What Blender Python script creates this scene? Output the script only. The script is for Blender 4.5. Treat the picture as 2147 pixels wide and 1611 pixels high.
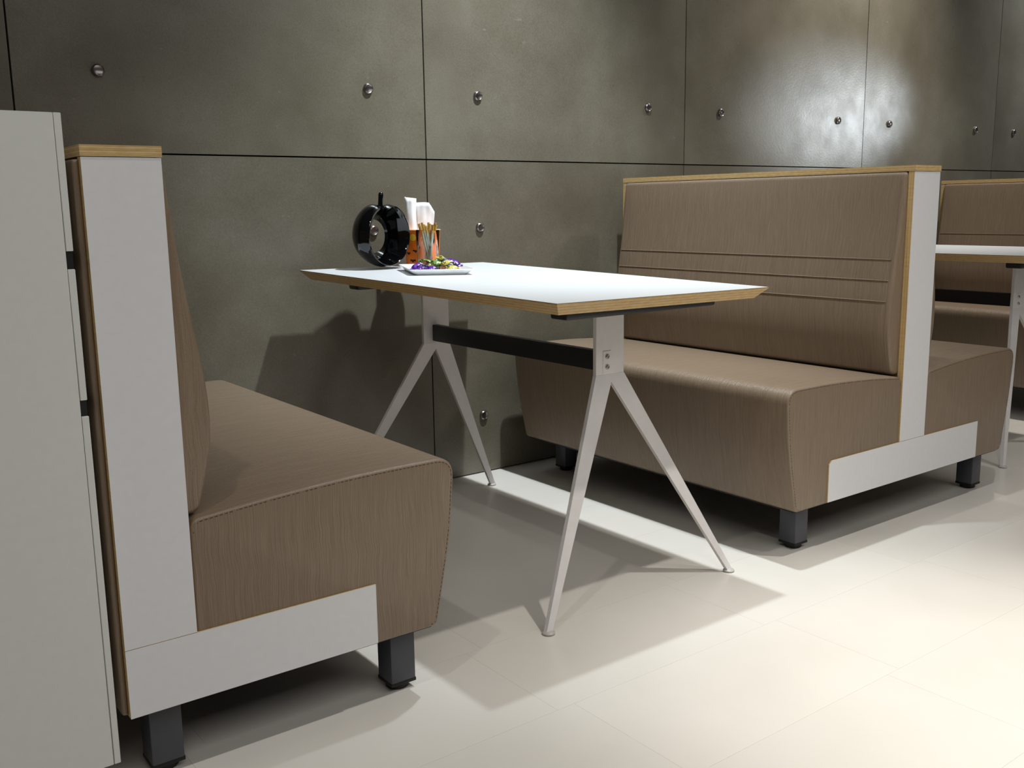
import bpy, bmesh, math, random
from mathutils import Vector, Matrix
random.seed(7)
scene = bpy.context.scene
COL = scene.collection
for o in list(bpy.data.objects): bpy.data.objects.remove(o)

# ------------------------------------------------------------------ camera
FWD = Vector((0.592903, 0.785331, -0.178105)); RGT = Vector((0.796445, -0.604541, -0.014319)); UPV = Vector((0.118917, 0.133361, 0.983907))
cam_data = bpy.data.cameras.new('camera'); cam = bpy.data.objects.new('camera', cam_data); COL.objects.link(cam)
cam_data.sensor_width = 36.0; cam_data.sensor_fit = 'HORIZONTAL'; cam_data.lens = 2052.4 * 36.0 / 2147.0
cam_data.clip_start = 0.02
M = Matrix.Identity(4)
for i in range(3):
    M[i][0] = RGT[i]; M[i][1] = UPV[i]; M[i][2] = -FWD[i]
M[0][3], M[1][3], M[2][3] = -0.8578, -2.7459, 0.9251
cam.matrix_world = M
scene.camera = cam

# ------------------------------------------------------------------ world and lights
world = bpy.data.worlds.new('world'); scene.world = world; world.use_nodes = True
bg = world.node_tree.nodes['Background']; bg.inputs[0].default_value = (0.97, 0.97, 1.0, 1); bg.inputs[1].default_value = 0.035
def spot(name, loc, target, energy, angle, blend, color, radius=0.03):
    d = bpy.data.lights.new(name, 'SPOT'); d.energy = energy; d.spot_size = math.radians(angle); d.spot_blend = blend
    d.color = color; d.shadow_soft_size = radius
    o = bpy.data.objects.new(name, d); COL.objects.link(o); o.location = loc
    o.rotation_euler = (Vector(target) - Vector(loc)).to_track_quat('-Z', 'Y').to_euler()
    return o
COOL = (0.87, 0.95, 1.0); WARM = (1.0, 0.975, 0.92)
spot('ceiling_spot_table', (1.18, -0.90, 2.93), (0.98, -0.10, 0.0), 335, 70, 1.0, COOL)
spot('ceiling_spot_aisle', (1.25, -1.95, 2.93), (0.9, -1.95, 0), 122, 84, 1.0, WARM)
spot('ceiling_spot_aisle_front', (1.30, -3.0, 2.93), (0.98, -2.16, 0), 380, 38, 1.0, WARM)
spot('ceiling_spot_cabinet', (-1.02, -1.95, 2.93), (0.1, -1.5, 0), 32, 84, 0.8, WARM)
spot('ceiling_spot_booth', (3.35, -0.90, 2.93), (3.0, 0.0, 1.0), 200, 84, 1.0, WARM)
spot('ceiling_spot_far_aisle', (3.40, -1.95, 2.93), (3.4, -2.0, 0), 120, 60, 1.0, WARM)
spot('ceiling_spot_far_booth', (5.5, -0.90, 2.93), (5.0, 0.0, 1.2), 170, 84, 1.0, COOL)
spot('wall_highlight_spot', (12.7, -6.0, 2.15), (3.00, 0.0, 1.32), 750, 4.2, 1.0, COOL, 0.05)  # narrow beam added to put a highlight on the right-hand wall panels
ad = bpy.data.lights.new('aisle_fill_light', 'AREA'); ad.shape = 'RECTANGLE'; ad.size = 5.5; ad.size_y = 2.6; ad.energy = 74; ad.color = (1.0, 0.985, 0.96)  # added soft area fill, stands in for the room's general light
ao = bpy.data.objects.new('aisle_fill_light', ad); COL.objects.link(ao); ao.location = (0.6, -4.2, 3.2)

scene.view_settings.view_transform = 'Standard'; scene.view_settings.look = 'None'
scene.view_settings.gamma = 1.0; scene.view_settings.use_curve_mapping = False; scene.view_settings.exposure = 0.0

# ------------------------------------------------------------------ materials
def srgb(r, g, b):
    f = lambda c: (c / 255 / 12.92) if c <= 10 else ((c / 255 + 0.055) / 1.055) ** 2.4
    return (f(r), f(g), f(b), 1)
class NT:
    def __init__(self, name):
        self.m = bpy.data.materials.new(name); self.m.use_nodes = True
        self.t = self.m.node_tree; self.b = self.t.nodes['Principled BSDF']
    def n(self, kind, **kw):
        x = self.t.nodes.new(kind)
        for k, v in kw.items():
            if k in x.inputs: x.inputs[k].default_value = v
            else: setattr(x, k, v)
        return x
    def l(self, a, b): self.t.links.new(a, b)
    def ramp(self, src, stops, interp='LINEAR'):
        r = self.n('ShaderNodeValToRGB'); r.color_ramp.interpolation = interp
        while len(r.color_ramp.elements) > 1: r.color_ramp.elements.remove(r.color_ramp.elements[-1])
        for i, (p, c) in enumerate(stops):
            e = r.color_ramp.elements[0] if i == 0 else r.color_ramp.elements.new(p)
            e.position = p; e.color = c
        self.l(src, r.inputs[0]); return r.outputs[0]
    def bump(self, src, strength, dist):
        b = self.n('ShaderNodeBump'); b.inputs['Strength'].default_value = strength; b.inputs['Distance'].default_value = dist
        self.l(src, b.inputs['Height']); self.l(b.outputs[0], self.b.inputs['Normal']); return b
    def mapping(self, src, scale=(1, 1, 1), loc=(0, 0, 0)):
        m = self.n('ShaderNodeMapping'); m.inputs['Scale'].default_value = scale; m.inputs['Location'].default_value = loc
        self.l(src, m.inputs[0]); return m.outputs[0]
    def mix(self, fac, a, b, blend='MIX'):
        m = self.n('ShaderNodeMix', data_type='RGBA', blend_type=blend)
        for s, v in ((m.inputs[0], fac), (m.inputs[6], a), (m.inputs[7], b)):
            if hasattr(v, 'is_linked'): self.l(v, s)
            else: s.default_value = v
        return m.outputs[2]
    def math(self, op, a, b=0.0):
        m = self.n('ShaderNodeMath', operation=op)
        for s, v in ((m.inputs[0], a), (m.inputs[1], b)):
            if hasattr(v, 'is_linked'): self.l(v, s)
            else: s.default_value = v
        return m.outputs[0]
    def noise(self, vec, scale, detail=3, rough=0.5):
        x = self.n('ShaderNodeTexNoise'); x.inputs['Scale'].default_value = scale; x.inputs['Detail'].default_value = detail; x.inputs['Roughness'].default_value = rough
        self.l(vec, x.inputs['Vector']); return x.outputs[0]
def plain(name, col, rough=0.5, metal=0.0, spec=0.5, mottled=0.04):
    t = NT(name); g = t.n('ShaderNodeTexCoord')
    nz = t.noise(g.outputs['Object'], 60, 3)
    c = t.ramp(nz, [(0.3, tuple(x * (1 - mottled) for x in col[:3]) + (1,)), (0.7, tuple(min(1, x * (1 + mottled)) for x in col[:3]) + (1,))])
    t.l(c, t.b.inputs['Base Color']); t.b.inputs['Roughness'].default_value = rough; t.b.inputs['Metallic'].default_value = metal
    t.b.inputs['Specular IOR Level'].default_value = spec
    return t.m
def mat_wall():
    t = NT('fibre_cement'); g = t.n('ShaderNodeNewGeometry'); P = g.outputs['Position']; oi = t.n('ShaderNodeObjectInfo')
    off = t.n('ShaderNodeVectorMath', operation='SCALE'); off.inputs[0].default_value = (7, 3, 5); t.l(oi.outputs['Random'], off.inputs['Scale'])
    add = t.n('ShaderNodeVectorMath', operation='ADD'); t.l(P, add.inputs[0]); t.l(off.outputs[0], add.inputs[1]); V = add.outputs[0]
    big = t.noise(V, 2.2, 5, 0.6)
    c = t.ramp(big, [(0.3, srgb(93, 87, 73)), (0.5, srgb(106, 100, 87)), (0.7, srgb(119, 114, 101))])
    fine = t.noise(V, 260, 3, 0.7)
    c = t.mix(0.55, c, t.ramp(fine, [(0.3, (0.35, 0.35, 0.34, 1)), (0.7, (0.66, 0.66, 0.65, 1))]), 'OVERLAY')
    blot = t.noise(t.mapping(V, (1, 1, 1.6)), 26, 2, 0.5)
    c = t.mix(t.ramp(blot, [(0.74, (0, 0, 0, 1)), (0.86, (0.3, 0.3, 0.3, 1))]), c, srgb(182, 180, 168))
    scr = t.noise(t.mapping(V, (9, 1, 90)), 1.6, 2, 0.5)
    c = t.mix(t.ramp(scr, [(0.76, (0, 0, 0, 1)), (0.84, (0.3, 0.3, 0.3, 1))]), c, srgb(178, 176, 165))
    t.l(c, t.b.inputs['Base Color'])
    r = t.ramp(t.noise(V, 9, 4), [(0.3, (0.27,) * 3 + (1,)), (0.7, (0.33,) * 3 + (1,))]); t.l(r, t.b.inputs['Roughness'])
    t.b.inputs['Specular IOR Level'].default_value = 0.6
    t.bump(t.noise(V, 120, 4, 0.6), 0.12, 0.002)
    return t.m
def mat_floor():
    t = NT('vinyl_tile'); g = t.n('ShaderNodeNewGeometry'); P = g.outputs['Position']; oi = t.n('ShaderNodeObjectInfo')
    c = t.ramp(t.noise(P, 3.0, 4), [(0.3, srgb(217, 212, 203)), (0.7, srgb(224, 219, 211))])
    hsv = t.n('ShaderNodeHueSaturation'); t.l(c, hsv.inputs['Color'])
    v = t.math('MULTIPLY_ADD', oi.outputs['Random'], 0.03); t.t.nodes[-1].inputs[2].default_value = 0.985; t.l(v, hsv.inputs['Value'])
    t.l(hsv.outputs[0], t.b.inputs['Base Color'])
    t.b.inputs['Roughness'].default_value = 0.28
    t.b.inputs['Specular IOR Level'].default_value = 0.4
    return t.m
def mat_fabric():
    t = NT('satin_upholstery'); tc = t.n('ShaderNodeTexCoord'); O = tc.outputs['Object']
    sn = t.n('ShaderNodeSeparateXYZ'); t.l(tc.outputs['Normal'], sn.inputs[0])
    side = t.math('GREATER_THAN', t.math('ABSOLUTE', sn.outputs[1]), 0.72)
    wob = t.n('ShaderNodeTexNoise'); wob.inputs['Scale'].default_value = 14; wob.inputs['Detail'].default_value = 2; t.l(O, wob.inputs['Vector'])
    sc = t.n('ShaderNodeVectorMath', operation='SCALE'); sc.inputs['Scale'].default_value = 0.016; t.l(wob.outputs['Color'], sc.inputs[0])
    ad = t.n('ShaderNodeVectorMath', operation='ADD'); t.l(O, ad.inputs[0]); t.l(sc.outputs[0], ad.inputs[1]); V = ad.outputs[0]
    ribs_y = t.noise(t.mapping(V, (9, 260, 9)), 1.0, 4, 0.7)
    ribs_x = t.noise(t.mapping(V, (420, 9, 9)), 1.0, 3, 0.6)
    h = t.mix(side, ribs_y, ribs_x)
    c = t.ramp(h, [(0.3, srgb(122, 105, 87)), (0.7, srgb(142, 123, 103))])
    weave = t.noise(O, 700, 2)
    c = t.mix(0.25, c, t.ramp(weave, [(0.3, (0.3,) * 3 + (1,)), (0.7, (0.7,) * 3 + (1,))]), 'OVERLAY')
    t.l(c, t.b.inputs['Base Color'])
    t.l(t.ramp(h, [(0.3, (0.46,) * 3 + (1,)), (0.7, (0.30,) * 3 + (1,))]), t.b.inputs['Roughness'])
    t.b.inputs['Specular IOR Level'].default_value = 0.55
    st = t.math('MULTIPLY_ADD', side, -0.22); t.t.nodes[-1].inputs[2].default_value = 0.62
    b = t.bump(h, 0.5, 0.0026); t.l(st, b.inputs['Strength'])
    return t.m
def mat_ply(name, axis, pitch=0.0032, dark_top=False):
    t = NT(name); tc = t.n('ShaderNodeTexCoord'); O = tc.outputs['Object']
    s = t.n('ShaderNodeSeparateXYZ'); t.l(O, s.inputs[0])
    co = s.outputs['XYZ'.index(axis)]
    wob = t.noise(O, 22, 2)
    v = t.math('ADD', co, t.math('MULTIPLY', wob, 0.0006))
    fr = t.math('FRACT', t.math('DIVIDE', v, pitch * 2))
    c = t.ramp(fr, [(0.0, srgb(214, 186, 134)), (0.44, srgb(208, 178, 124)), (0.5, srgb(150, 112, 66)), (0.56, srgb(196, 164, 110)), (0.9, srgb(204, 172, 118)), (0.97, srgb(140, 104, 60)), (1.0, srgb(212, 184, 132))])
    sc = {'X': (3, 160, 160), 'Y': (160, 3, 160), 'Z': (60, 60, 160)}[axis]
    g2 = t.noise(t.mapping(O, sc), 1.0, 3)
    c = t.mix(0.35, c, t.ramp(g2, [(0.3, (0.3,) * 3 + (1,)), (0.7, (0.65,) * 3 + (1,))]), 'OVERLAY')
    t.l(c, t.b.inputs['Base Color']); t.b.inputs['Roughness'].default_value = 0.5
    return t.m
def mat_glass():
    t = NT('clear_glass'); t.b.inputs['Base Color'].default_value = (1, 1, 1, 1); t.b.inputs['Roughness'].default_value = 0.02
    t.b.inputs['Transmission Weight'].default_value = 1.0; t.b.inputs['IOR'].default_value = 1.45
    return t.m
def mat_foil(name, a, b_, c3):
    t = NT(name); tc = t.n('ShaderNodeTexCoord'); O = tc.outputs['Object']
    n = t.noise(O, 70, 3, 0.6)
    c = t.ramp(n, [(0.0, a), (0.43, b_), (0.60, c3)], 'CONSTANT')
    t.l(c, t.b.inputs['Base Color']); t.b.inputs['Roughness'].default_value = 0.25; t.b.inputs['Metallic'].default_value = 0.25
    t.bump(t.noise(O, 160, 3), 0.5, 0.002)
    return t.m
WALL = mat_wall(); FLOOR = mat_floor(); FABRIC = mat_fabric()
PLY_Z = mat_ply('plywood_edge_layers', 'Z'); PLY_Y = mat_ply('plywood_edge_upright', 'Y')
WHITE = plain('white_laminate', srgb(226, 226, 228), 0.42, mottled=0.015)
CABW = plain('cabinet_laminate', srgb(218, 219, 215), 0.45, mottled=0.015)
TOPW = plain('table_laminate', srgb(228, 231, 233), 0.32, mottled=0.01)
DARKLINE = plain('laminate_edge_line', srgb(92, 72, 56), 0.5)
WSTEEL = plain('white_powder_coated_steel', srgb(226, 222, 220), 0.4, mottled=0.02)
GLIDE = plain('pale_glide_plastic', srgb(186, 180, 174), 0.4)
BLACK = plain('black_powder_coated_steel', srgb(18, 18, 20), 0.45)
LEGGREY = plain('charcoal_steel', srgb(74, 75, 82), 0.45)
RUBBER = plain('black_rubber', srgb(16, 16, 17), 0.6)
SUBST = plain('dark_substrate', srgb(40, 38, 34), 0.9)
BOLT = plain('brushed_bolt_steel', srgb(150, 142, 140), 0.3, 1.0)
SCREW = plain('steel_screw', srgb(190, 188, 184), 0.25, 1.0)
THREAD = plain('dark_thread', srgb(74, 60, 48), 0.7)
CERAMIC = plain('black_glazed_ceramic', srgb(5, 5, 6), 0.06, 0, 0.6)
PORCELAIN = plain('white_porcelain', srgb(238, 240, 240), 0.15)
ORANGE = plain('orange_printed_paper', srgb(238, 118, 18), 0.45, mottled=0.08)
YELLOW = plain('yellow_print', srgb(250, 205, 60), 0.5)
BATINK = plain('black_print', srgb(22, 16, 18), 0.5)
PAPER = plain('white_paper_napkin', srgb(244, 244, 246), 0.8)
GOLDT = plain('gold_stick_end', srgb(205, 165, 80), 0.3, 0.5)
STICKC = plain('silver_green_stick', srgb(190, 196, 178), 0.25, 0.4)
STICKB = plain('brown_gold_stick', srgb(176, 140, 92), 0.3, 0.3)
GLASS = mat_glass()
FOILS = {
 'purple': mat_foil('purple_foil', srgb(60, 20, 110), srgb(96, 44, 160), srgb(232, 222, 240)),
 'gold': mat_foil('gold_foil', srgb(120, 110, 40), srgb(214, 198, 90), srgb(246, 240, 190)),
 'green': mat_foil('green_foil', srgb(50, 90, 40), srgb(120, 160, 70), srgb(222, 230, 190)),
 'blue': mat_foil('blue_foil', srgb(40, 50, 140), srgb(120, 140, 210), srgb(240, 240, 246)),
 'brown': mat_foil('brown_foil', srgb(70, 36, 26), srgb(140, 84, 50), srgb(226, 190, 160)),
 'teal': mat_foil('teal_foil', srgb(20, 96, 100), srgb(80, 170, 170), srgb(236, 244, 240)),
}

# ------------------------------------------------------------------ helpers
def link(name, me, parent=None, mats=()):
    o = bpy.data.objects.new(name, me); COL.objects.link(o)
    for m in mats: me.materials.append(m)
    if parent: o.parent = parent
    return o
def mesh(name, verts, faces, mats, parent=None, smooth=None, fmat=None, loc=None):
    me = bpy.data.meshes.new(name); me.from_pydata([tuple(v) for v in verts], [], faces)
    bm = bmesh.new(); bm.from_mesh(me); bmesh.ops.recalc_face_normals(bm, faces=bm.faces); bm.to_mesh(me); bm.free()
    if smooth is not None:
        me.polygons.foreach_set('use_smooth', [True] * len(me.polygons)); me.set_sharp_from_angle(angle=math.radians(smooth))
    if not isinstance(mats, (list, tuple)): mats = [mats]
    o = link(name, me, parent, mats)
    if fmat:
        for p in me.polygons: p.material_index = fmat(p)
    if loc: o.location = loc
    return o
def bm_obj(name, bm, mats, parent=None, smooth=None, fmat=None, loc=None):
    bmesh.ops.recalc_face_normals(bm, faces=bm.faces)
    me = bpy.data.meshes.new(name); bm.to_mesh(me); bm.free()
    if smooth is not None:
        me.polygons.foreach_set('use_smooth', [True] * len(me.polygons)); me.set_sharp_from_angle(angle=math.radians(smooth))
    if not isinstance(mats, (list, tuple)): mats = [mats]
    o = link(name, me, parent, mats)
    if fmat:
        for p in me.polygons: p.material_index = fmat(p)
    if loc: o.location = loc
    return o
def box_bm(x0, x1, y0, y1, z0, z1, bevel=0.0, seg=2, bm=None):
    own = bmesh.new()
    vs = [own.verts.new((x, y, z)) for z in (z0, z1) for y in (y0, y1) for x in (x0, x1)]
    for f in ((0, 2, 3, 1), (4, 5, 7, 6), (0, 1, 5, 4), (2, 6, 7, 3), (0, 4, 6, 2), (1, 3, 7, 5)): own.faces.new([vs[i] for i in f])
    if bevel: bmesh.ops.bevel(own, geom=own.edges[:], offset=bevel, segments=seg, affect='EDGES', profile=0.5)
    if bm is None: return own
    me = bpy.data.meshes.new('t'); own.to_mesh(me); own.free(); bm.from_mesh(me); bpy.data.meshes.remove(me); return bm
def box(name, b, mat, parent=None, bevel=0.0, fmat=None, seg=2):
    return bm_obj(name, box_bm(*b, bevel=bevel, seg=seg), mat, parent, 40 if bevel else None, fmat)
def lathe(name, prof, mat, parent=None, n=24, loc=None, smooth=45, axis='z'):
    vs, fs = [], []
    for r, z in prof:
        for k in range(n):
            a = 2 * math.pi * k / n
            if axis == 'z': vs.append((r * math.cos(a), r * math.sin(a), z))
            else: vs.append((r * math.cos(a), z, r * math.sin(a)))
    m = len(prof)
    for i in range(m - 1):
        for k in range(n): fs.append((i * n + k, i * n + (k + 1) % n, (i + 1) * n + (k + 1) % n, (i + 1) * n + k))
    if prof[0][0] > 0: fs.append(tuple(range(n - 1, -1, -1)))
    if prof[-1][0] > 0: fs.append(tuple((m - 1) * n + k for k in range(n)))
    return mesh(name, vs, fs, mat, parent, smooth, loc=loc)
def tube(name, pts, rad, mat, parent=None, n=6, closed_ends=True):
    pts = [Vector(p) for p in pts]; vs, fs = [], []
    rads = rad if isinstance(rad, (list, tuple)) else [rad] * len(pts)
    for i, p in enumerate(pts):
        t = (pts[min(i + 1, len(pts) - 1)] - pts[max(i - 1, 0)]).normalized()
        u = t.cross(Vector((0, 0, 1)) if abs(t.z) < 0.9 else Vector((0, 1, 0))).normalized(); w = t.cross(u)
        for k in range(n):
            a = 2 * math.pi * k / n; vs.append(p + (u * math.cos(a) + w * math.sin(a)) * rads[i])
    for i in range(len(pts) - 1):
        for k in range(n): fs.append((i * n + k, i * n + (k + 1) % n, (i + 1) * n + (k + 1) % n, (i + 1) * n + k))
    fs.append(tuple(range(n - 1, -1, -1))); fs.append(tuple((len(pts) - 1) * n + k for k in range(n)))
    return mesh(name, vs, fs, mat, parent, 50)
def empty(name, loc=(0, 0, 0), rz=0.0):
    o = bpy.data.objects.new(name, None); COL.objects.link(o); o.location = loc; o.rotation_euler = (0, 0, rz); o.empty_display_size = 0.1
    return o
def tag(o, label, cat, group=None):
    o['label'] = label; o['category'] = cat
    if group: o['group'] = group
    return o
def structure(o, label=None):
    o['kind'] = 'structure'
    if label: o['label'] = label
    return o

# ------------------------------------------------------------------ floor
floor = structure(box('floor', (-4.0, 8.5, -6.0, 0.06, -0.06, -0.0025), plain('floor_joint', srgb(150, 144, 132), 0.8)), 'pale vinyl tile floor')
floor['category'] = 'floor'
TW, TD = 0.60, 0.302
tile_me = box_bm(-TW / 2 + 0.00015, TW / 2 - 0.00015, -TD / 2 + 0.00015, TD / 2 - 0.00015, -0.0025, 0.0)
tm = bpy.data.meshes.new('tile'); tile_me.to_mesh(tm); tile_me.free(); tm.materials.append(FLOOR)
for r in range(-4, 9):
    yc = -1.445 + TD / 2 + r * TD - 4 * 0.0
    if yc > -0.10 and False: continue
    y0, y1 = yc - TD / 2, yc + TD / 2
    if y0 > 0.0: continue
    off = 0.22 if r % 2 == 0 else 0.86 - TW
    k0 = -5 if r < 2 else -3
    for k in range(k0, 11):
        x = off + TW * (k + 0.5)
        if x > 6.2: continue
        o = link('tile', tm, floor); o.location = (x, yc, 0)
# floor beyond the tiles that are built one by one continues as one sheet
box('floor_field', (-4.0, 8.5, -6.0, -1.445 - 4 * TD, -0.0026, -0.0003), FLOOR, floor)['kind'] = 'stuff'

# ------------------------------------------------------------------ wall of bolted panels
wall = structure(box('wall_back', (-4.0, 8.5, 0.030, 0.12, 0.0, 2.75), SUBST), 'dark fibre cement panel wall fixed with steel bolts')
wall['category'] = 'wall'
PX, PW, SEAM, BI = 0.8816, 1.2009, 1.0798, 0.205
bolt_prof = [(0.0160, 0.004), (0.0165, -0.004), (0.0155, -0.0075), (0.0125, -0.0095), (0.0112, -0.0085), (0.0, -0.0085)]
bolt_me = None
bows = {(2, 1): (0.006, 0.0), (3, 1): (0.006, 0.0), (4, 1): (0.005, 0.0), (1, 1): (0.004, 0.0), (0, 1): (0.003, 0.0), (2, 0): (0.005, 0.0), (3, 0): (0.005, 0.0)}
def panel(k, row):
    global bolt_me
    gap = 0.0022
    x0, x1 = PX + (k - 1) * PW + gap, PX + k * PW - gap
    z0, z1 = (0.004, SEAM - gap) if row == 0 else (SEAM + gap, SEAM + 1.2)
    rnd = random.Random(k * 13 + row * 7)
    bow, skew = bows.get((k, row), (0.002, 0.0))
    NX, NZ = 14, 8
    def fy(s, t):
        d = bow * (1 - (2 * s - 1) ** 2) + skew * (s - 0.5) + 0.0006 * math.sin(6 * s + k) * math.sin(4 * t + row)
        return -d
    xc, zc = (x0 + x1) / 2, (z0 + z1) / 2
    vs, fs = [], []
    for j in range(NZ + 1):
        for i in range(NX + 1):
            s, t = i / NX, j / NZ
            vs.append((x0 + s * (x1 - x0) - xc, fy(s, t), z0 + t * (z1 - z0) - zc))
    n0 = len(vs)
    for j in range(NZ):
        for i in range(NX):
            a = j * (NX + 1) + i; fs.append((a, a + 1, a + NX + 2, a + NX + 1))
    rim = [i for i in range(NX + 1)] + [j * (NX + 1) + NX for j in range(1, NZ + 1)] + [NZ * (NX + 1) + i for i in range(NX - 1, -1, -1)] + [j * (NX + 1) for j in range(NZ - 1, 0, -1)]
    for a in rim: vs.append((vs[a][0], 0.030, vs[a][2]))
    L = len(rim)
    for i in range(L): fs.append((rim[i], rim[(i + 1) % L], n0 + (i + 1) % L, n0 + i))
    fs.append(tuple(n0 + i for i in range(L)))
    o = mesh('panel', vs, fs, WALL, wall, 30, loc=(xc, 0, zc))
    zs = (0.858, 0.208) if row == 0 else (SEAM + 0.208, SEAM + 1.2 - 0.208)
    for z in zs:
        for x in (PX + (k - 1) * PW + BI, PX + k * PW - BI):
            if bolt_me is None:
                b = lathe('bolt', bolt_prof, BOLT, o, 20, axis='y'); bolt_me = b.data
            else:
                b = link('bolt', bolt_me, o)
            s = (x - x0) / (x1 - x0); b.location = (x - xc, fy(s, (z - z0) / (z1 - z0)), z - zc)
            b.rotation_euler = (0, rnd.random() * 3, 0)
for k in range(-2, 7):
    for row in (0, 1): panel(k, row)

# ------------------------------------------------------------------ benches
# profiles: u = distance out from the face of the back post, z = height
def smooth_profile(pts, sub=4):
    # closed Catmull-free corner rounding: pts = [(u, z, r)]
    out = []
    n = len(pts)
    for i, (u, z, r) in enumerate(pts):
        p = Vector((u, z)); a = Vector(pts[i - 1][:2]); b = Vector(pts[(i + 1) % n][:2])
        if r <= 0: out.append(p); continue
        da = (a - p).normalized(); db = (b - p).normalized()
        p0 = p + da * r; p1 = p + db * r
        for k in range(sub + 1):
            t = k / sub; out.append((1 - t) ** 2 * p0 + 2 * t * (1 - t) * p + t * t * p1)
    return out
SEAT = smooth_profile([(0.0, 0.129, 0), (0.464, 0.128, 0.014), (0.500, 0.300, 0.06), (0.514, 0.459, 0.045), (0.30, 0.459, 0.10), (0.12, 0.448, 0.06), (0.001, 0.436, 0.022)], 6)
BACK = smooth_profile([(-0.050, 0.440, 0), (0.026, 0.440, 0.018), (0.056, 0.560, 0.042), (0.053, 0.650, 0.042), (0.023, 0.845, 0.08), (0.008, 1.0045, 0.012), (-0.050, 1.0045, 0)], 6)
def offset_poly(p, d):
    n = len(p); out = []
    area = sum(p[i].x * p[(i + 1) % n].y - p[(i + 1) % n].x * p[i].y for i in range(n))
    sg = 1 if area > 0 else -1
    for i in range(n):
        e0 = (p[i] - p[i - 1]); e1 = (p[(i + 1) % n] - p[i])
        if e0.length < 1e-7: e0 = e1
        if e1.length < 1e-7: e1 = e0
        n0 = Vector((-e0.y, e0.x)).normalized() * sg; n1 = Vector((-e1.y, e1.x)).normalized() * sg
        nn = (n0 + n1).normalized(); c = max(0.5, nn.dot(n0))
        out.append(p[i] + nn * d / c)
    return out
def extrude_soft(name, prof, y0, y1, r, place, mat, parent, puff=0.0, nmid=16):
    # sweep a profile from y0 to y1 with rounded ends, place(u, y, z) -> xyz
    secs = []
    S = 4
    for k in range(S + 1):
        a = math.pi / 2 * k / S; secs.append((y0 + r * (1 - math.sin(a)), r * (1 - math.cos(a))))
    secs = secs[::-1] if False else [(y0 + r * (1 - math.cos(math.pi / 2 * k / S)), r * (1 - math.sin(math.pi / 2 * k / S))) for k in range(S + 1)]
    mids = [(y0 + r + (y1 - y0 - 2 * r) * k / nmid, -puff * math.sin(math.pi * k / nmid) ** 0.5) for k in range(1, nmid)]
    ends = [(y1 - (y - y0), d) for y, d in secs][::-1]
    allS = secs + mids + ends
    vs, fs = [], []; n = len(prof)
    for y, d in allS:
        for q in (offset_poly(prof, d) if abs(d) > 1e-9 else prof): vs.append(place(q.x, y, q.y))
    for i in range(len(allS) - 1):
        for k in range(n): fs.append((i * n + k, i * n + (k + 1) % n, (i + 1) * n + (k + 1) % n, (i + 1) * n + k))
    fs.append(tuple(range(n))); fs.append(tuple((len(allS) - 1) * n + k for k in range(n)))
    return mesh(name, vs, fs, mat, parent, 38)
def strip_seam(name, path, place, y, parent, step=0.0055, gap=0.003, rad=0.0007):
    # dashed stitching that follows a (u, z) path just proud of the end face
    bm = bmesh.new(); L = 0.0
    pts = [Vector(p) for p in path]; acc = []
    for a, b in zip(pts, pts[1:]):
        d = (b - a).length; t = 0.0
        while L < d - 1e-9:
            e = min(d, L + step); p = a + (b - a) * (L / d); q = a + (b - a) * (e / d)
            acc.append((p, q)); L += step + gap
        L -= d
    for p, q in acc:
        t = (q - p)
        if t.length < 1e-5: continue
        nrm = Vector((-t.y, t.x)).normalized() * rad
        c = [p + nrm, q + nrm, q - nrm, p - nrm]
        lo = [bm.verts.new(place(v.x, y, v.y)) for v in c]; hi = [bm.verts.new(place(v.x, y + 0.002, v.y)) for v in c]
        bm.faces.new(lo); bm.faces.new(hi[::-1])
        for i in range(4): bm.faces.new((lo[i], lo[(i + 1) % 4], hi[(i + 1) % 4], hi[i]))
    o = bm_obj(name, bm, THREAD, parent); o['kind'] = 'stuff'; return o
def ply_panel(name, pts, y0, y1, parent, chamfer=None):
    # flat board in the x-z plane, white laminate on both faces, plywood edges
    n = len(pts); vs = [(x, y0, z) for x, z in pts] + [(x, y1, z) for x, z in pts]
    fs = [tuple(range(n)), tuple(range(n, 2 * n))] + [(i, (i + 1) % n, n + (i + 1) % n, n + i) for i in range(n)]
    return mesh(name, vs, fs, [WHITE, PLY_Y], parent, fmat=lambda p: 0 if abs(p.normal.y) > 0.9 else 1)
ZC0, ZC1, ZK1, ZK0 = 1.006, 1.022, 0.2463, 0.1316
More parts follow.
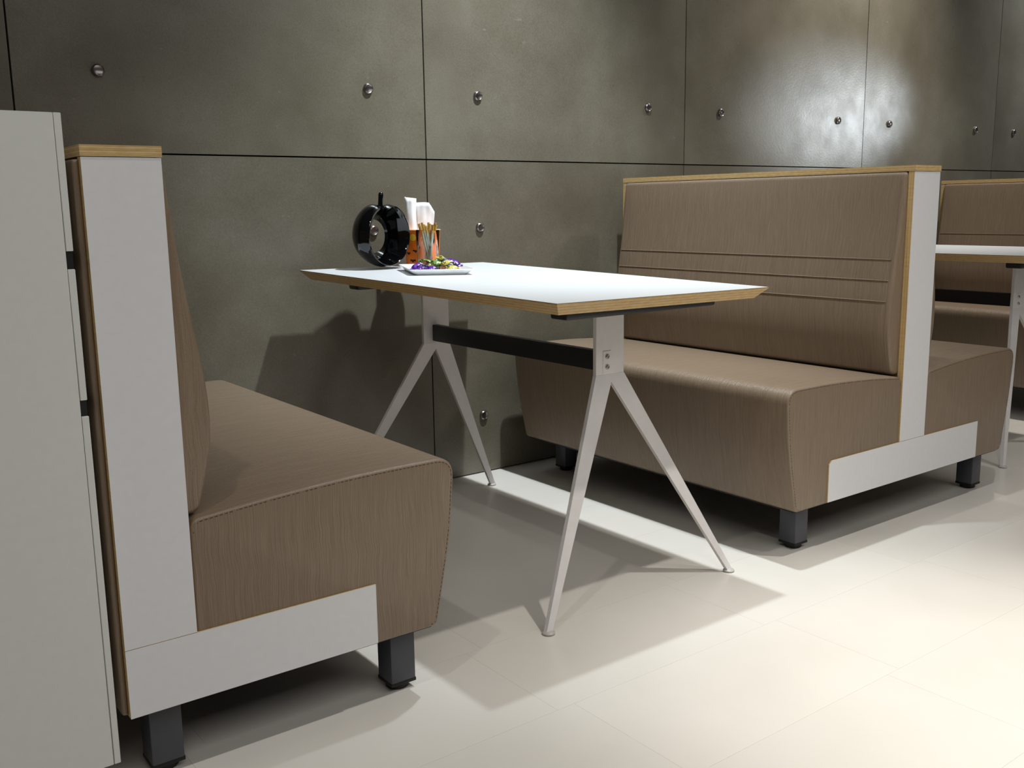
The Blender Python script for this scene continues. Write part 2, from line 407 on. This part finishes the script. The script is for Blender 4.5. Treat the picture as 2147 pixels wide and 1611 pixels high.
def bench(name, loc, rz, post_w, sides, length, skirt, legs, label, cat='bench', chamfer=()):
    # origin: near lower corner at the left face of the post, floor level; y runs from the near end to the wall
    root = empty(name, loc, rz); tag(root, label, cat, 'upholstered booth benches')
    L = length; T = 0.018
    root_back = box('back_core', (0.004, post_w - 0.004, T, L - T, 0.14, ZC0 - 0.004), FABRIC, root)
    for e in (0, 1):
        ya, yb = (0.0, T) if e == 0 else (L - T, L)
        ply_panel('end_post', [(0, ZK1 + 0.0008), (post_w, ZK1 + 0.0008), (post_w, ZC0 - 0.001), (0, ZC0 - 0.001)], ya, yb, root)
        pts = [(skirt[0], ZK0), (skirt[1], ZK0), (skirt[1], ZK1), (skirt[0], ZK1)]
        if 'left' in chamfer: pts = [(skirt[0], ZK0), (skirt[1], ZK0), (skirt[1], ZK1), (skirt[0] + 0.012, ZK1), (skirt[0], ZK1 - 0.010)]
        ply_panel('skirt_board', pts, ya - (0.0004 if e == 0 else 0), yb, root)
    box('top_cap', (-0.001, post_w + 0.001, -0.002, L, ZC0, ZC1), [WHITE, PLY_Z], root, fmat=lambda p: 0 if abs(p.normal.z) > 0.9 else 1)
    for s in sides:
        place = (lambda u, y, z: (post_w + u, y, z)) if s > 0 else (lambda u, y, z: (-u, y, z))
        seat = extrude_soft('seat', SEAT, 0.0028, L - 0.003, 0.006, place, FABRIC, root)
        box('dust_cover', ((post_w + 0.004, post_w + 0.455, 0.012, L - 0.012, 0.1245, 0.130) if s > 0 else (-0.455, -0.004, 0.012, L - 0.012, 0.1245, 0.130)), RUBBER, seat)
        # seam stitched round the end face of the seat
        path = [p for p in offset_poly(SEAT, 0.006)]
        top = [(p.x, p.y) for p in path if (p.y > 0.2 or p.x > 0.3) and not (p.x < 0.02 and p.y < 0.3)]
        strip_seam('stitching', top, place, 0.0026, seat)
        back = extrude_soft('backrest', BACK, 0.019, L - 0.019, 0.009, place, FABRIC, root)
        def uz(z):
            best = 0.0
            for a, b in zip(BACK, BACK[1:]):
                if min(a.y, b.y) <= z <= max(a.y, b.y) and abs(a.y - b.y) > 1e-6 and max(a.x, b.x) > 0: best = max(best, a.x + (b.x - a.x) * (z - a.y) / (b.y - a.y))
            return best
        for z in (0.766, 0.708, 0.650):
            tube('piping', [place(uz(z) + 0.0005, y, z) for y in (0.035, 0.3, 0.6, 0.9, L - 0.03)], 0.0017, FABRIC, back)
        tube('side_seam', [place(uz(z) + 0.0004, 0.031, z) for z in [0.48 + 0.5 * i / 12 for i in range(13)]], 0.0010, FABRIC, back)
    if len(sides) == 1:
        # upholstered rear face of a single bench
        RB = smooth_profile([(0.0, 0.134, 0), (0.010, 0.134, 0.006), (0.010, 1.002, 0.006), (0.0, 1.002, 0)], 3)
        pl = (lambda u, y, z: (-u, y, z)) if sides[0] > 0 else (lambda u, y, z: (post_w + u, y, z))
        extrude_soft('rear_upholstery', RB, 0.010, L - 0.010, 0.005, pl, FABRIC, root)
    for lx, ly in legs:
        lg = box('leg', (lx - 0.027, lx + 0.027, ly - 0.027, ly + 0.027, 0.016, 0.140), LEGGREY, root, bevel=0.003)
        box('end_plug', (lx - 0.0275, lx + 0.0275, ly - 0.0275, ly + 0.0275, 0.012, 0.019), RUBBER, lg, bevel=0.001)
        lathe('glide', [(0.021, 0.0), (0.023, 0.002), (0.023, 0.012), (0.018, 0.0125)], RUBBER, lg, 20, loc=(lx, ly, 0))
    return root
LB = 1.150
XL, YL, PWL = -0.4808, -1.2290, 0.1146
bench('booth_bench', (XL, YL, 0), -0.006, PWL, (1,), LB, (0.0, 0.4459),
      [(0.037 - XL, 0.062), (-0.418 - XL, 0.062), (0.037 - XL, LB - 0.06), (-0.418 - XL, LB - 0.06)],
      'single-sided taupe bench with white end panel, closest to the camera beside the white cabinet')
XR, YR, PWR = 1.6659, -1.2385, 0.1283
bench('booth_bench', (XR, YR, 0), -0.004, PWR, (-1, 1), LB, (1.336 - XR, 2.098 - XR),
      [(1.291 - XR, 0.073), (2.197 - XR, 0.070), (1.33 - XR, LB - 0.07), (2.18 - XR, LB - 0.07)],
      'double-sided taupe bench with stitched backrest between the two white tables', chamfer=('left',))
X3 = 3.83
bench('booth_bench', (X3, -1.2385, 0), -0.004, PWR, (-1, 1), LB, (1.336 - XR, 2.098 - XR),
      [(1.291 - XR, 0.073), (2.197 - XR, 0.070), (1.33 - XR, LB - 0.07), (2.18 - XR, LB - 0.07)],
      'taupe bench at the right edge of the photo, behind the second table', chamfer=('left',))

# ------------------------------------------------------------------ tables
TXC, TYC, TWD, TLN, TZ = 0.7137, -0.6640, 0.657, 1.176, 0.74
TA, TB = -0.0094, 0.0147
TH, INS = 0.027, 0.024
def table(name, loc, label, tilt):
    root = empty(name, loc); tag(root, label, 'table', 'white cafe tables')
    hw, hl = TWD / 2, TLN / 2
    # bevelled plywood top: laminate lip, then an undercut edge
    rings = [(0.0, 0.0), (0.0, -0.0012), (0.0002, -0.0024), (INS, -TH)]
    vs = [(sx * (hw - i), sy * (hl - i), z) for i, z in rings for sx, sy in ((-1, -1), (1, -1), (1, 1), (-1, 1))]
    fs = [(0, 1, 2, 3), (12, 13, 14, 15)]
    for r in range(3):
        for k in range(4): fs.append((r * 4 + k, r * 4 + (k + 1) % 4, (r + 1) * 4 + (k + 1) % 4, (r + 1) * 4 + k))
    def fm(p):
        if abs(p.normal.z) > 0.95: return 0
        return 2 if p.center.z > -0.0011 else 1
    top = mesh('table_top', vs, fs, [TOPW, PLY_Z, DARKLINE], root, fmat=fm, loc=(0, 0, TZ))
    if tilt: top.rotation_euler = (math.atan(TB), -math.atan(TA), 0)
    for s in (-1, 1):
        yo = s * 0.376; yf = s * 0.5145; sx0 = -0.003 * s + 0.0035
        zt = TZ - TH + (TB * yo if tilt else 0)
        # stem plate
        th = 0.006
        stem = box('stem', (sx0 - 0.045, sx0 + 0.045, yo - th, yo + th, 0.528, zt - 0.004), WSTEEL, root, bevel=0.0012, seg=1)
        # two tapered flat legs bent outward from the stem
        for q in (-1, 1):
            def yy(z): return yo + (yf - yo) * (0.53 - z) / 0.53
            out = [(sx0 + q * 0.045, 0.5285), (q * 0.2973 + q * 0.0085, 0.006), (q * 0.2973 - q * 0.0085, 0.006), (sx0, 0.510), (sx0, 0.5285)]
            vs = [(x, yy(z) - th * 0.9, z) for x, z in out] + [(x, yy(z) + th * 0.9, z) for x, z in out]
            n = len(out)
            bm = bmesh.new(); bv = [bm.verts.new(v) for v in vs]
            bm.faces.new(bv[:n]); bm.faces.new(bv[n:][::-1])
            for i in range(n): bm.faces.new((bv[i], bv[(i + 1) % n], bv[n + (i + 1) % n], bv[n + i]))
            lg = bm_obj('leg', bm, WSTEEL, root)
            lathe('glide', [(0.0125, 0.0), (0.0145, 0.0015), (0.0145, 0.0042), (0.0110, 0.0070), (0.006, 0.0080)], GLIDE, lg, 20, loc=(q * 0.2973, yf, 0))
        # black bracket screwed under the top
        zb = TZ - TH + (TB * (s * 0.46) if tilt else 0)
        box('bracket', (sx0 - 0.225, sx0 + 0.250, min(s * 0.430, s * 0.487), max(s * 0.430, s * 0.487), zb - 0.024, zb + 0.001), BLACK, root, bevel=0.006)
        box('mounting_plate', (sx0 - 0.06, sx0 + 0.06, min(s * 0.360, s * 0.431), max(s * 0.360, s * 0.431), zb - 0.012, zb + 0.0015), BLACK, root, bevel=0.002)
        # plate and two screws where the crossbar is bolted on
        pc = -0.0045
        pl = box('fixing_plate', (pc - 0.013, pc + 0.013, yo + s * (th) - 0.0015, yo + s * (th) + 0.0015, 0.531, 0.586), WSTEEL, root, bevel=0.001, seg=1)
        for z in (0.572, 0.547):
            sc = lathe('screw', [(0.0062, 0.0), (0.0060, s * 0.002), (0.0045, s * 0.0036), (0.0032, s * 0.0036), (0.0030, s * 0.0016), (0.0, s * 0.0016)], SCREW, pl, 16, axis='y', loc=(pc, yo + s * (th + 0.0015), z))
    box('crossbar', (-0.0145, 0.0055, -0.370, 0.370, 0.535, 0.584), BLACK, root, bevel=0.0025)
    return root
table('cafe_table', (TXC, TYC, 0), 'white cafe table with a bare plywood edge, holding the black apple ornament and sweets', True)
table('cafe_table', (TXC + 2.10, TYC + 0.05, 0), 'white cafe table cut off by the right edge of the photo, bare top', False)

# ------------------------------------------------------------------ white drawer cabinet at the left
cb = empty('drawer_cabinet', (-0.517, -1.25, 0)); tag(cb, 'tall white laminate drawer cabinet cut off by the left edge of the photo', 'cabinet')
box('side_panel', (-0.75, 0.0, 0.0, 0.018, 0.077, 1.063), CABW, cb, bevel=0.0008, seg=1)
box('carcass', (-0.75, -0.002, 0.018, 0.44, 0.077, 1.060), CABW, cb)
box('plinth', (-0.73, -0.02, 0.02, 0.42, 0.0, 0.077), SUBST, cb)
for z0, z1 in ((0.872, 1.063), (0.656, 0.8465), (0.077, 0.632)):
    box('drawer_front', (0.0008, 0.0105, 0.0, 0.44, z0, z1), CABW, cb, bevel=0.0008, seg=1)
for z0, z1 in ((0.8465, 0.872), (0.632, 0.656)):
    box('finger_pull', (0.0005, 0.0100, 0.004, 0.436, z0, z1), BLACK, cb)

# ------------------------------------------------------------------ things on the table
TILT = Matrix.Rotation(math.atan(TB), 4, 'X') @ Matrix.Rotation(-math.atan(TA), 4, 'Y')
def tz(x, y): return TZ + TA * (x - TXC) + TB * (y - TYC)
def stand(o, x, y, rz=0.0, dz=0.0):
    o.matrix_world = Matrix.Translation((x, y, tz(x, y) + dz)) @ TILT @ Matrix.Rotation(rz, 4, 'Z')
    return o
# apple-shaped ring ornament
def apple():
    root = empty('apple_ornament'); tag(root, 'glossy black ceramic apple ornament with a round hole through it', 'ornament')
    H = 0.19; R0 = 0.094; cz = 0.094; ZS = 1.06
    NA, NS = 72, 28
    def outer(a):      # a measured from straight up
        r = R0 * (1 + 0.03 * math.cos(2 * a + math.pi) + 0.02 * math.cos(a))
        d = abs((a + math.pi) % (2 * math.pi) - math.pi)
        r *= 1 - 0.17 * math.exp(-(d / 0.26) ** 2)
        r *= 1 - 0.05 * max(0.0, -math.cos(a)) ** 2 * abs(math.sin(a)) * 2
        x, z = r * math.sin(a), r * math.cos(a)
        if z < -cz + 0.002: z = -cz + 0.0
        return x, z
    vs, fs = [], []
    for i in range(NA):
        a = 2 * math.pi * i / NA
        ox, oz = outer(a); ol = math.hypot(ox, oz); ux, uz_ = ox / ol, oz / ol
        rf = min(0.079, ol - 0.006); rb = 0.047
        hzoff = -0.004
        # cross-section from front lip over the convex outside to the rear opening and back through the hole
        sec = [(rf, -0.036), (rf + 0.003, -0.0385), (min(ol - 0.004, rf + 0.006), -0.037)]
        for k in range(1, 10):
            t = k / 10; ang = math.pi * t
            d = -0.036 + 0.072 * t
            sec.append((ol - 0.013 * (1 - math.sin(ang)) , d))
        sec += [(ol - 0.016, 0.037), ((ol + rb) / 2, 0.040), (rb + 0.005, 0.038), (rb, 0.033)]
        for k in range(1, 8):
            t = k / 8; sec.append((rb + (rf - rb) * t ** 1.3, 0.033 - 0.066 * t))
        for r, d in sec:
            w = max(0.0, 1 - (ol - r) / (ol - rb + 1e-6))
            x, z = ux * r, uz_ * r + hzoff * (1 - w)
            z = max(z, -cz)
            vs.append((x, d, (z + cz) * ZS))
        m = len(sec)
    for i in range(NA):
        j = (i + 1) % NA
        for k in range(m): fs.append((i * m + k, i * m + (k + 1) % m, j * m + (k + 1) % m, j * m + k))
    body = mesh('body', vs, fs, CERAMIC, root, 50)
    tube('stalk', [(0, 0, 0.172), (0.000, 0, 0.186), (0.001, 0, 0.200), (0.003, 0, 0.218), (0.003, 0, 0.2235), (0.003, 0, 0.2255)], [0.0110, 0.0078, 0.0072, 0.0078, 0.0060, 0.0025], CERAMIC, root, 12)
    return root
stand(apple(), 0.610, -0.163, math.radians(14))
# orange printed pot with napkins
OX, OY = 0.776, -0.128
pot = empty('napkin_pot'); tag(pot, 'orange paper pot printed with bats and moons, holding white napkins', 'pot'); stand(pot, OX, OY)
ph = 0.112
def pr_(z): return 0.050 + 0.006 * z / ph
lathe('pot_wall', [(0.048, 0.0), (pr_(0), 0.001), (pr_(ph), ph), (pr_(ph) - 0.002, ph), (0.048, 0.004), (0.0, 0.004)], ORANGE, pot, 40)
lathe('rim_band', [(pr_(ph) + 0.0002, ph - 0.001), (pr_(ph) + 0.0012, ph), (pr_(ph) + 0.0008, ph + 0.0015), (pr_(ph) - 0.0015, ph + 0.001)], plain('pale_rim', srgb(250, 190, 150), 0.3), pot, 40)
def decal(name, outline, ang, zc, sc, mat):
    vs = []
    for x, z in outline:
        zz = zc + z * sc; rr = pr_(zz) + 0.0006; a = ang + x * sc / rr
        vs.append((rr * math.cos(a), rr * math.sin(a), zz))
    n = len(vs); vs += [(v[0] * 0.985, v[1] * 0.985, v[2]) for v in vs]
    cx = sum(v[0] for v in vs[:n]) / n; cy = sum(v[1] for v in vs[:n]) / n; cz_ = sum(v[2] for v in vs[:n]) / n
    rr = pr_(cz_) + 0.0008; k = rr / math.hypot(cx, cy); vs.append((cx * k, cy * k, cz_)); c = 2 * n
    fs = [(c, i, (i + 1) % n) for i in range(n)] + [(i, (i + 1) % n, n + (i + 1) % n, n + i) for i in range(n)]
    return mesh(name, vs, fs, mat, pot)
bat = [(-1, 0.35), (-0.55, 0.5), (-0.22, 0.15), (-0.13, 0.42), (0, 0.28), (0.13, 0.42), (0.22, 0.15), (0.55, 0.5), (1, 0.35), (0.75, -0.1), (0.5, 0.02), (0.3, -0.25), (0, -0.45), (-0.3, -0.25), (-0.5, 0.02), (-0.75, -0.1)]
moon = [(math.cos(t * math.pi / 8), math.sin(t * math.pi / 8)) for t in range(16)]
VA = math.atan2(-2.746 - OY, -0.858 - OX)      # bearing of the room side
for da, z, s in ((-0.55, 0.090, 0.0105), (0.75, 0.088, 0.010), (0.20, 0.055, 0.008), (2.2, 0.085, 0.010), (3.6, 0.085, 0.010)):
    decal('moon_print', moon, VA + da, z, s, YELLOW)
for da, z, s in ((-0.40, 0.048, 0.010), (-0.95, 0.040, 0.009), (-0.62, 0.018, 0.011), (0.45, 0.030, 0.009), (0.85, 0.055, 0.008), (-1.15, 0.075, 0.008), (0.05, 0.085, 0.008), (2.0, 0.04, 0.01), (2.9, 0.06, 0.01), (3.8, 0.03, 0.01)):
    decal('bat_print', bat, VA + da, z, s, BATINK)
def napkin(w, h, curl, phase, top):
    # a folded paper sheet: curved in plan, creased, with its own top outline
    NU, NV = 22, 14; vs, fs = [], []
    for j in range(NV + 1):
        for i in range(NU + 1):
            s, t = i / NU - 0.5, j / NV
            ang = s * curl; r = w / curl
            crease = 0.0030 * abs(((s * 3.2 + 0.35 * t + phase) % 1.0) - 0.5) + 0.0016 * math.sin(11 * t + 6 * s + phase) * t
            vs.append(((r + crease) * math.sin(ang) * (0.90 + 0.16 * t), -(r + crease) * math.cos(ang) + r, t * h * top(s)))
    for j in range(NV):
        for i in range(NU):
            a = j * (NU + 1) + i; fs.append((a, a + 1, a + NU + 2, a + NU + 1))
    o = mesh('paper_napkin', vs, fs, PAPER, None, 60)
    m = o.modifiers.new('thick', 'SOLIDIFY'); m.thickness = 0.0022; m.offset = 1
    return o
view = VA + math.pi / 2
RV = Vector((0.796, -0.604)).normalized(); FV = Vector((0.6, 0.8))
def at(o, r, f, z, rz, tilt=0.0):
    x = OX + RV.x * r + FV.x * f; y = OY + RV.y * r + FV.y * f
    o.matrix_world = Matrix.Translation((x, y, tz(x, y) + z)) @ Matrix.Rotation(rz, 4, 'Z') @ Matrix.Rotation(tilt, 4, 'Y'); return o
n1 = tag(at(napkin(0.044, 0.207, 3.4, 0.3, lambda s: 1.0 - 0.03 * (s + 0.5)), -0.030, -0.006, 0.006, -0.75, -0.02), 'taller rolled white paper napkin in the orange pot', 'napkin', 'napkins in the orange pot')
n2 = tag(at(napkin(0.060, 0.190, 1.3, 0.9, lambda s: 1.0 - 0.02 * abs(s) - 0.5 * max(0.0, s - 0.22)), 0.004, 0.010, 0.006, -0.62, 0.03), 'shorter folded white paper napkin leaning right in the orange pot', 'napkin', 'napkins in the orange pot')
# drinking glass with stir sticks
GX, GY = 0.734, -0.226
gl = empty('glass_tumbler'); tag(gl, 'clear glass tumbler full of gold-ended stir sticks in front of the orange pot', 'glass'); stand(gl, GX, GY)
lathe('tumbler', [(0.0, 0.0), (0.028, 0.0), (0.030, 0.002), (0.0360, 0.113), (0.0355, 0.1145), (0.0344, 0.1135), (0.0285, 0.010), (0.025, 0.007), (0.0, 0.007)], GLASS, gl, 40)
ORD = ['first', 'second', 'third', 'fourth', 'fifth', 'sixth', 'seventh', 'eighth', 'ninth', 'tenth', 'eleventh', 'twelfth', 'thirteenth']
sticks = [(-0.022, -0.012, 0.006, 0.004, 0), (-0.017, -0.004, 0.010, -0.004, 0), (-0.026, -0.004, 0.002, 0.006, 1), (-0.012, 0.012, -0.002, -0.006, 1), (-0.004, -0.016, 0.008, 0.006, 0), (0.002, 0.010, 0.004, -0.010, 1), (0.008, -0.010, -0.004, 0.006, 1), (0.014, 0.004, 0.002, 0.002, 1), (0.018, -0.012, 0.004, -0.010, 0), (0.024, 0.002, -0.006, 0.004, 1), (0.021, 0.014, -0.010, -0.002, 1), (0.027, -0.006, -0.002, -0.006, 1), (-0.008, 0.022, 0.000, 0.006, 1)]
for i, (r, f, rb, fb, kind) in enumerate(sticks):
    topp = Vector((RV.x * r + FV.x * f, RV.y * r + FV.y * f, 0.127 + 0.003 * ((i * 7) % 4)))
    bot = Vector((RV.x * rb * 1.6 + FV.x * fb * 1.6, RV.y * rb * 1.6 + FV.y * fb * 1.6, 0.0095))
    e = empty('stir_stick'); stand(e, GX, GY)
    rank = sorted(range(len(sticks)), key=lambda q: sticks[q][0]).index(i)
    tag(e, ('silver-green' if kind == 0 else 'brown') + ' stir stick with gold end in the tumbler, ' + ORD[rank] + ' from the left', 'stir stick', 'stir sticks in the tumbler')
    cut = bot.lerp(topp, 0.76)
    tube('stick', [bot, bot.lerp(topp, 0.4), cut], 0.0034 if kind == 0 else 0.0027, STICKC if kind == 0 else STICKB, e, 8)
    tube('gold_end', [cut, bot.lerp(topp, 0.9), topp], 0.0036, GOLDT, e, 8)
# plate
PXc, PYc, PRZ = 0.660, -0.380, math.radians(-23)
def plate():
    W2, L2 = 0.090, 0.122
    def ring(w, l, r, z, n=6):
        out = []
        for cx, cy, a0 in ((w - r, l - r, 0), (-w + r, l - r, 90), (-w + r, -l + r, 180), (w - r, -l + r, 270)):
            for k in range(n + 1):
                a = math.radians(a0 + 90 * k / n); out.append((cx + r * math.cos(a), cy + r * math.sin(a), z))
        return out
    rings = [ring(W2 - 0.020, L2 - 0.020, 0.012, 0.0), ring(W2 - 0.018, L2 - 0.018, 0.013, 0.0005), ring(W2 - 0.011, L2 - 0.011, 0.014, 0.006), ring(W2 - 0.002, L2 - 0.002, 0.012, 0.0135), ring(W2, L2, 0.012, 0.0155), ring(W2 - 0.001, L2 - 0.001, 0.012, 0.0168), ring(W2 - 0.003, L2 - 0.003, 0.012, 0.0165), ring(W2 - 0.014, L2 - 0.014, 0.014, 0.0085), ring(W2 - 0.022, L2 - 0.022, 0.014, 0.0055), ring(W2 - 0.030, L2 - 0.030, 0.012, 0.005)]
    n = len(rings[0]); vs = [v for r in rings for v in r]; fs = []
    for i in range(len(rings) - 1):
        for k in range(n): fs.append((i * n + k, i * n + (k + 1) % n, (i + 1) * n + (k + 1) % n, (i + 1) * n + k))
    fs.append(tuple(range(n))); fs.append(tuple((len(rings) - 1) * n + k for k in range(n)))
    return mesh('serving_plate', vs, fs, PORCELAIN, None, 40)
pp = plate(); tag(pp, 'small rectangular white porcelain plate of wrapped sweets on the table', 'plate'); stand(pp, PXc, PYc, PRZ)
# wrapped sweets
def candy_mesh(kind, seed):
    rnd = random.Random(seed); N = 10
    prof = [(-0.019, 0.0085), (-0.0165, 0.0070), (-0.0130, 0.0030), (-0.0115, 0.0060), (-0.006, 0.0078), (0.0, 0.0082), (0.006, 0.0078), (0.0115, 0.0060), (0.0130, 0.0030), (0.0165, 0.0070), (0.019, 0.0085)]
    vs, fs = [], []
    for i, (x, r) in enumerate(prof):
        edge = i < 2 or i > len(prof) - 3
        for k in range(N):
            a = 2 * math.pi * k / N
            rr = r * (1 + (0.22 * (1 if k % 2 else -1) if edge else rnd.uniform(-0.08, 0.08)))
            sq = 0.35 if edge else 0.8
            vs.append((x + (rnd.uniform(-0.0012, 0.0012)), rr * math.cos(a), rr * math.sin(a) * sq))
    m = len(prof)
    for i in range(m - 1):
        for k in range(N): fs.append((i * N + k, i * N + (k + 1) % N, (i + 1) * N + (k + 1) % N, (i + 1) * N + k))
    fs.append(tuple(range(N))); fs.append(tuple((m - 1) * N + k for k in range(N)))
    me = bpy.data.meshes.new('wrapped_sweet'); me.from_pydata(vs, [], fs)
    bm = bmesh.new(); bm.from_mesh(me); bmesh.ops.recalc_face_normals(bm, faces=bm.faces); bm.to_mesh(me); bm.free()
    me.materials.append(FOILS[kind]); return me
CM = {k: candy_mesh(k, i) for i, k in enumerate(FOILS)}
places = [  # across plate width, along plate length, height, yaw, pitch, colour
 (-0.040, 0.010, 0.016, 20, -22, 'purple'), (-0.030, -0.012, 0.014, -20, 4, 'purple'), (-0.036, 0.046, 0.014, 60, 5, 'purple'), (-0.012, -0.030, 0.014, 5, 3, 'purple'),
 (0.010, -0.034, 0.014, 70, 6, 'brown'), (-0.010, 0.004, 0.014, 110, 0, 'gold'), (0.012, -0.008, 0.014, 30, 5, 'green'), (0.034, -0.022, 0.014, -30, 4, 'gold'),
 (-0.012, 0.034, 0.014, 10, 4, 'blue'), (0.014, 0.022, 0.014, 80, 2, 'teal'), (0.036, 0.008, 0.014, 120, 0, 'blue'), (0.036, 0.040, 0.014, 20, 5, 'green'),
 (0.008, 0.056, 0.014, -15, 0, 'gold'), (-0.020, 0.070, 0.014, 75, 0, 'brown'), (0.030, 0.070, 0.014, 40, 2, 'purple'),
 (-0.020, -0.008, 0.028, 50, 5, 'brown'), (0.000, -0.020, 0.028, -35, 8, 'green'), (0.022, -0.014, 0.028, 15, -6, 'gold'), (0.000, 0.014, 0.028, 95, 4, 'gold'), (0.024, 0.020, 0.029, -10, 5, 'blue'),
 (0.012, 0.000, 0.041, 40, 8, 'gold'), (0.036, 0.052, 0.028, 65, -4, 'purple'), (-0.014, 0.045, 0.028, -5, 8, 'green'), (0.044, 0.000, 0.027, -70, 25, 'purple'), (0.012, 0.046, 0.029, 50, 0, 'teal'),
]
def across(p): return p[0] * 1.35 * math.cos(PRZ + 0.65) - p[1] * 1.05 * math.sin(PRZ + 0.65)
for a, b, z, yaw, pit, kind in places:
    o = link('wrapped_sweet', CM[kind])
    c, s = math.cos(PRZ), math.sin(PRZ); a, b = a * 1.35, b * 1.05; x = PXc + c * a - s * b; y = PYc + s * a + c * b
    o.matrix_world = Matrix.Translation((x, y, tz(x, y) + z)) @ Matrix.Rotation(math.radians(yaw), 4, 'Z') @ Matrix.Rotation(math.radians(pit), 4, 'Y') @ Matrix.Scale(1.12, 4)
    same = sorted([p for p in places if p[5] == kind], key=across)
    rank = [q for q, p in enumerate(same) if p[3] == yaw and p[2] == z and p[4] == pit][0]
    where = ['leftmost', 'second from the left', 'third from the left', 'fourth from the left', 'fifth from the left', 'sixth from the left', 'seventh from the left'][rank]
    tag(o, kind + ' foil-wrapped sweet on the white plate, ' + where + ' of the ' + kind + ' ones', 'sweet', 'wrapped sweets on the plate')
